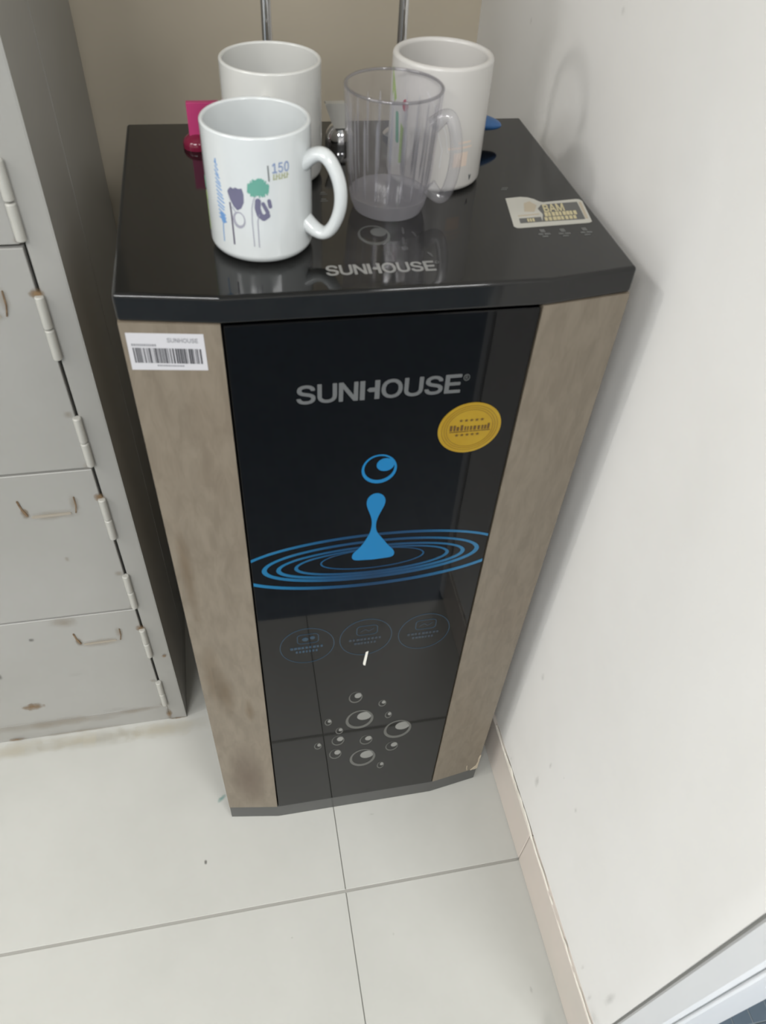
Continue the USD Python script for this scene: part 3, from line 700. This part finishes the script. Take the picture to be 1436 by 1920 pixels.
mb = mug('plain white mug standing behind the flowered mug', (-.0637, .1950), .0398, .0888, .0032, M['ceramic_warm'], (-100, (.0655, .0235)), .008)
R3 = .0402
mt = mug('tall thick-rimmed white mug with faded print, at the right behind the clear mug', (.0719, .1820), R3, .0957, .0056, M['ceramic_pink'], (62, (.070, .026)), .006)
def S3(deg, z):
    return (math.radians(deg) * R3, z)
def m3(name, poly, m):
    return obj(name, wrap(poly, R3), M['g_' + m], mt)
m3('leaf_print', Polygon([S3(-178, .086), S3(-170, .078), S3(-163, .066), S3(-168, .062), S3(-176, .068)]), 'leaf')
m3('leaf_print', Polygon([S3(-152, .050), S3(-146, .046), S3(-145, .020), S3(-152, .018)]), 'leaf')
m3('leaf_print', stroke([S3(-160, .055), S3(-157, .035)], .004), 'green')
m3('flower_print', ell(*S3(-146.5, .0640), .0030, .0045, 28), 'red')
m3('stem_print', stroke([S3(-120, .078), S3(-105, .064), S3(-94, .048), S3(-90, .034)], .0006), 'pale')
m3('stem_print', stroke([S3(-116, .062), S3(-104, .050), S3(-97, .036), S3(-98, .022)], .0006), 'pale')
m3('label_print', sbox(S3(-82, 0)[0], .0215, S3(-63, 0)[0], .0330), 'peach')
m3('label_print', unary_union([sbox(S3(-90, 0)[0], .0360, S3(-58, 0)[0], .0375), sbox(S3(-78, 0)[0], .0400, S3(-60, 0)[0], .0415)]), 'peach')
m3('stem_print', unary_union([stroke([S3(-54, .0085), S3(-55.5, .0125)], .0010), stroke([S3(-54, .0085), S3(-52.5, .0120)], .0010)]), 'dark')

# clear plastic mug: fluted inside, thick base
gl = thing('mug', 'clear plastic mug with vertical flutes and a thick base', 'mug', (.0202, .1225, TOP + .0002))
def flute_mesh():
    zo = np.r_[np.linspace(.0135, .078, 26), np.linspace(.080, .0905, 6)]
    Ro = lambda z: np.interp(z, [0, .003, .008, .015, .03, .06, .092], [.0262, .0286, .0304, .0318, .0335, .0352, .0368])
    n = 240; th = np.linspace(0, 2 * np.pi, n, endpoint=False)
    def fl_(z):
        return .00035 * np.clip((z - .012) / .006, 0, 1) * np.clip((.080 - z) / .006, 0, 1)
    rows = []
    for z in zo: rows.append((Ro(z) + 0 * th, z))
    for q in np.linspace(0, np.pi, 7)[1:-1]:
        rows.append((Ro(.0905) - .0009 + .0009 * math.cos(q) + 0 * th, .0905 + .0011 * math.sin(q)))
    for z in zo[::-1]: rows.append((Ro(z) - .0018 - fl_(z) * (.5 + .5 * np.cos(22 * th)), z))
    V = np.concatenate([np.stack([r * np.cos(th), r * np.sin(th), np.full(n, z)], 1) for r, z in rows]); F = []
    for i in range(len(rows)):
        a = i * n + np.arange(n); b = i * n + (np.arange(n) + 1) % n; j = ((i + 1) % len(rows) - i) * n
        F += [np.stack([a, b, b + j], 1), np.stack([a, b + j, a + j], 1)]
    m = trimesh.Trimesh(V, np.concatenate(F), process=False)
    if m.volume < 0: m.invert()
    return m
obj('body', flute_mesh(), M['clear'], gl, smooth=40)
for k in range(20):
    a = 2 * math.pi * (k + .3) / 20
    zz = np.linspace(.016, .077, 14)
    rr_ = np.interp(zz, [.015, .03, .06, .092], [.0318, .0335, .0352, .0368]) - .0021
    wv = .0011 * np.clip(np.minimum(zz - .0155, .0775 - zz) / .008, .12, 1)
    obj('flute', tube(np.stack([rr_ * math.cos(a), rr_ * math.sin(a), zz], 1), wv, wv * .5, n=10, side=(-math.sin(a), math.cos(a), 0)), M['flute'], gl, smooth=60)
ra = np.linspace(0, 2 * np.pi, 97)
obj('rim', tube(np.stack([.0358 * np.cos(ra), .0358 * np.sin(ra), 0 * ra + .0912], 1), .0011, n=12, side=(0, 0, 1), caps=False), M['rim_clear'], gl, smooth=True)
obj('base', lathe([(0, .0008), (.0235, .0008), (.0255, 0), (.0275, .0012), (.0300, .007), (.0315, .0132), (.0285, .0132), (.026, .0118), (0, .0110)], 96), M['frosted'], gl, smooth=35)
hm = handle_mesh(.0352, math.radians(-27), (.0700, .0215), .0160, .0056, .0046)
obj('handle', hm, M['handle_clear'], gl, smooth=60)

# water on the lid
def drop(label, x, y, a, b, h, rz=0.0):
    s = trimesh.creation.icosphere(subdivisions=3, radius=1.0); s.apply_scale((a, b, h))
    t = thing('water_drop', label, 'water drop', (x, y, TOP + .0002), rz, 'water drops in front of the clear mug')
    v = s.vertices.copy(); v[:, 2] = np.maximum(v[:, 2], 0); s.vertices = v
    obj('bead', s, M['water'], t, smooth=50)
for a in (('thin water streak touching the front of the clear mug base', .0245, .0815, .0011, .0055, .0009, -8), ('thin water streak on the lid between the clear mug and the round drop', .0215, .0660, .0010, .0060, .0009, -10),
          ('round water drop below the streaks, above the lid lettering', .0205, .0545, .0024, .0028, .0011, 0), ('thin water streak right of the other streaks below the clear mug handle', .0322, .0755, .0009, .0046, .0008, 10),
          ('small water streak beside the last letter of the lid lettering', .0375, .0440, .0009, .0040, .0007, 20)):
    drop(*a)
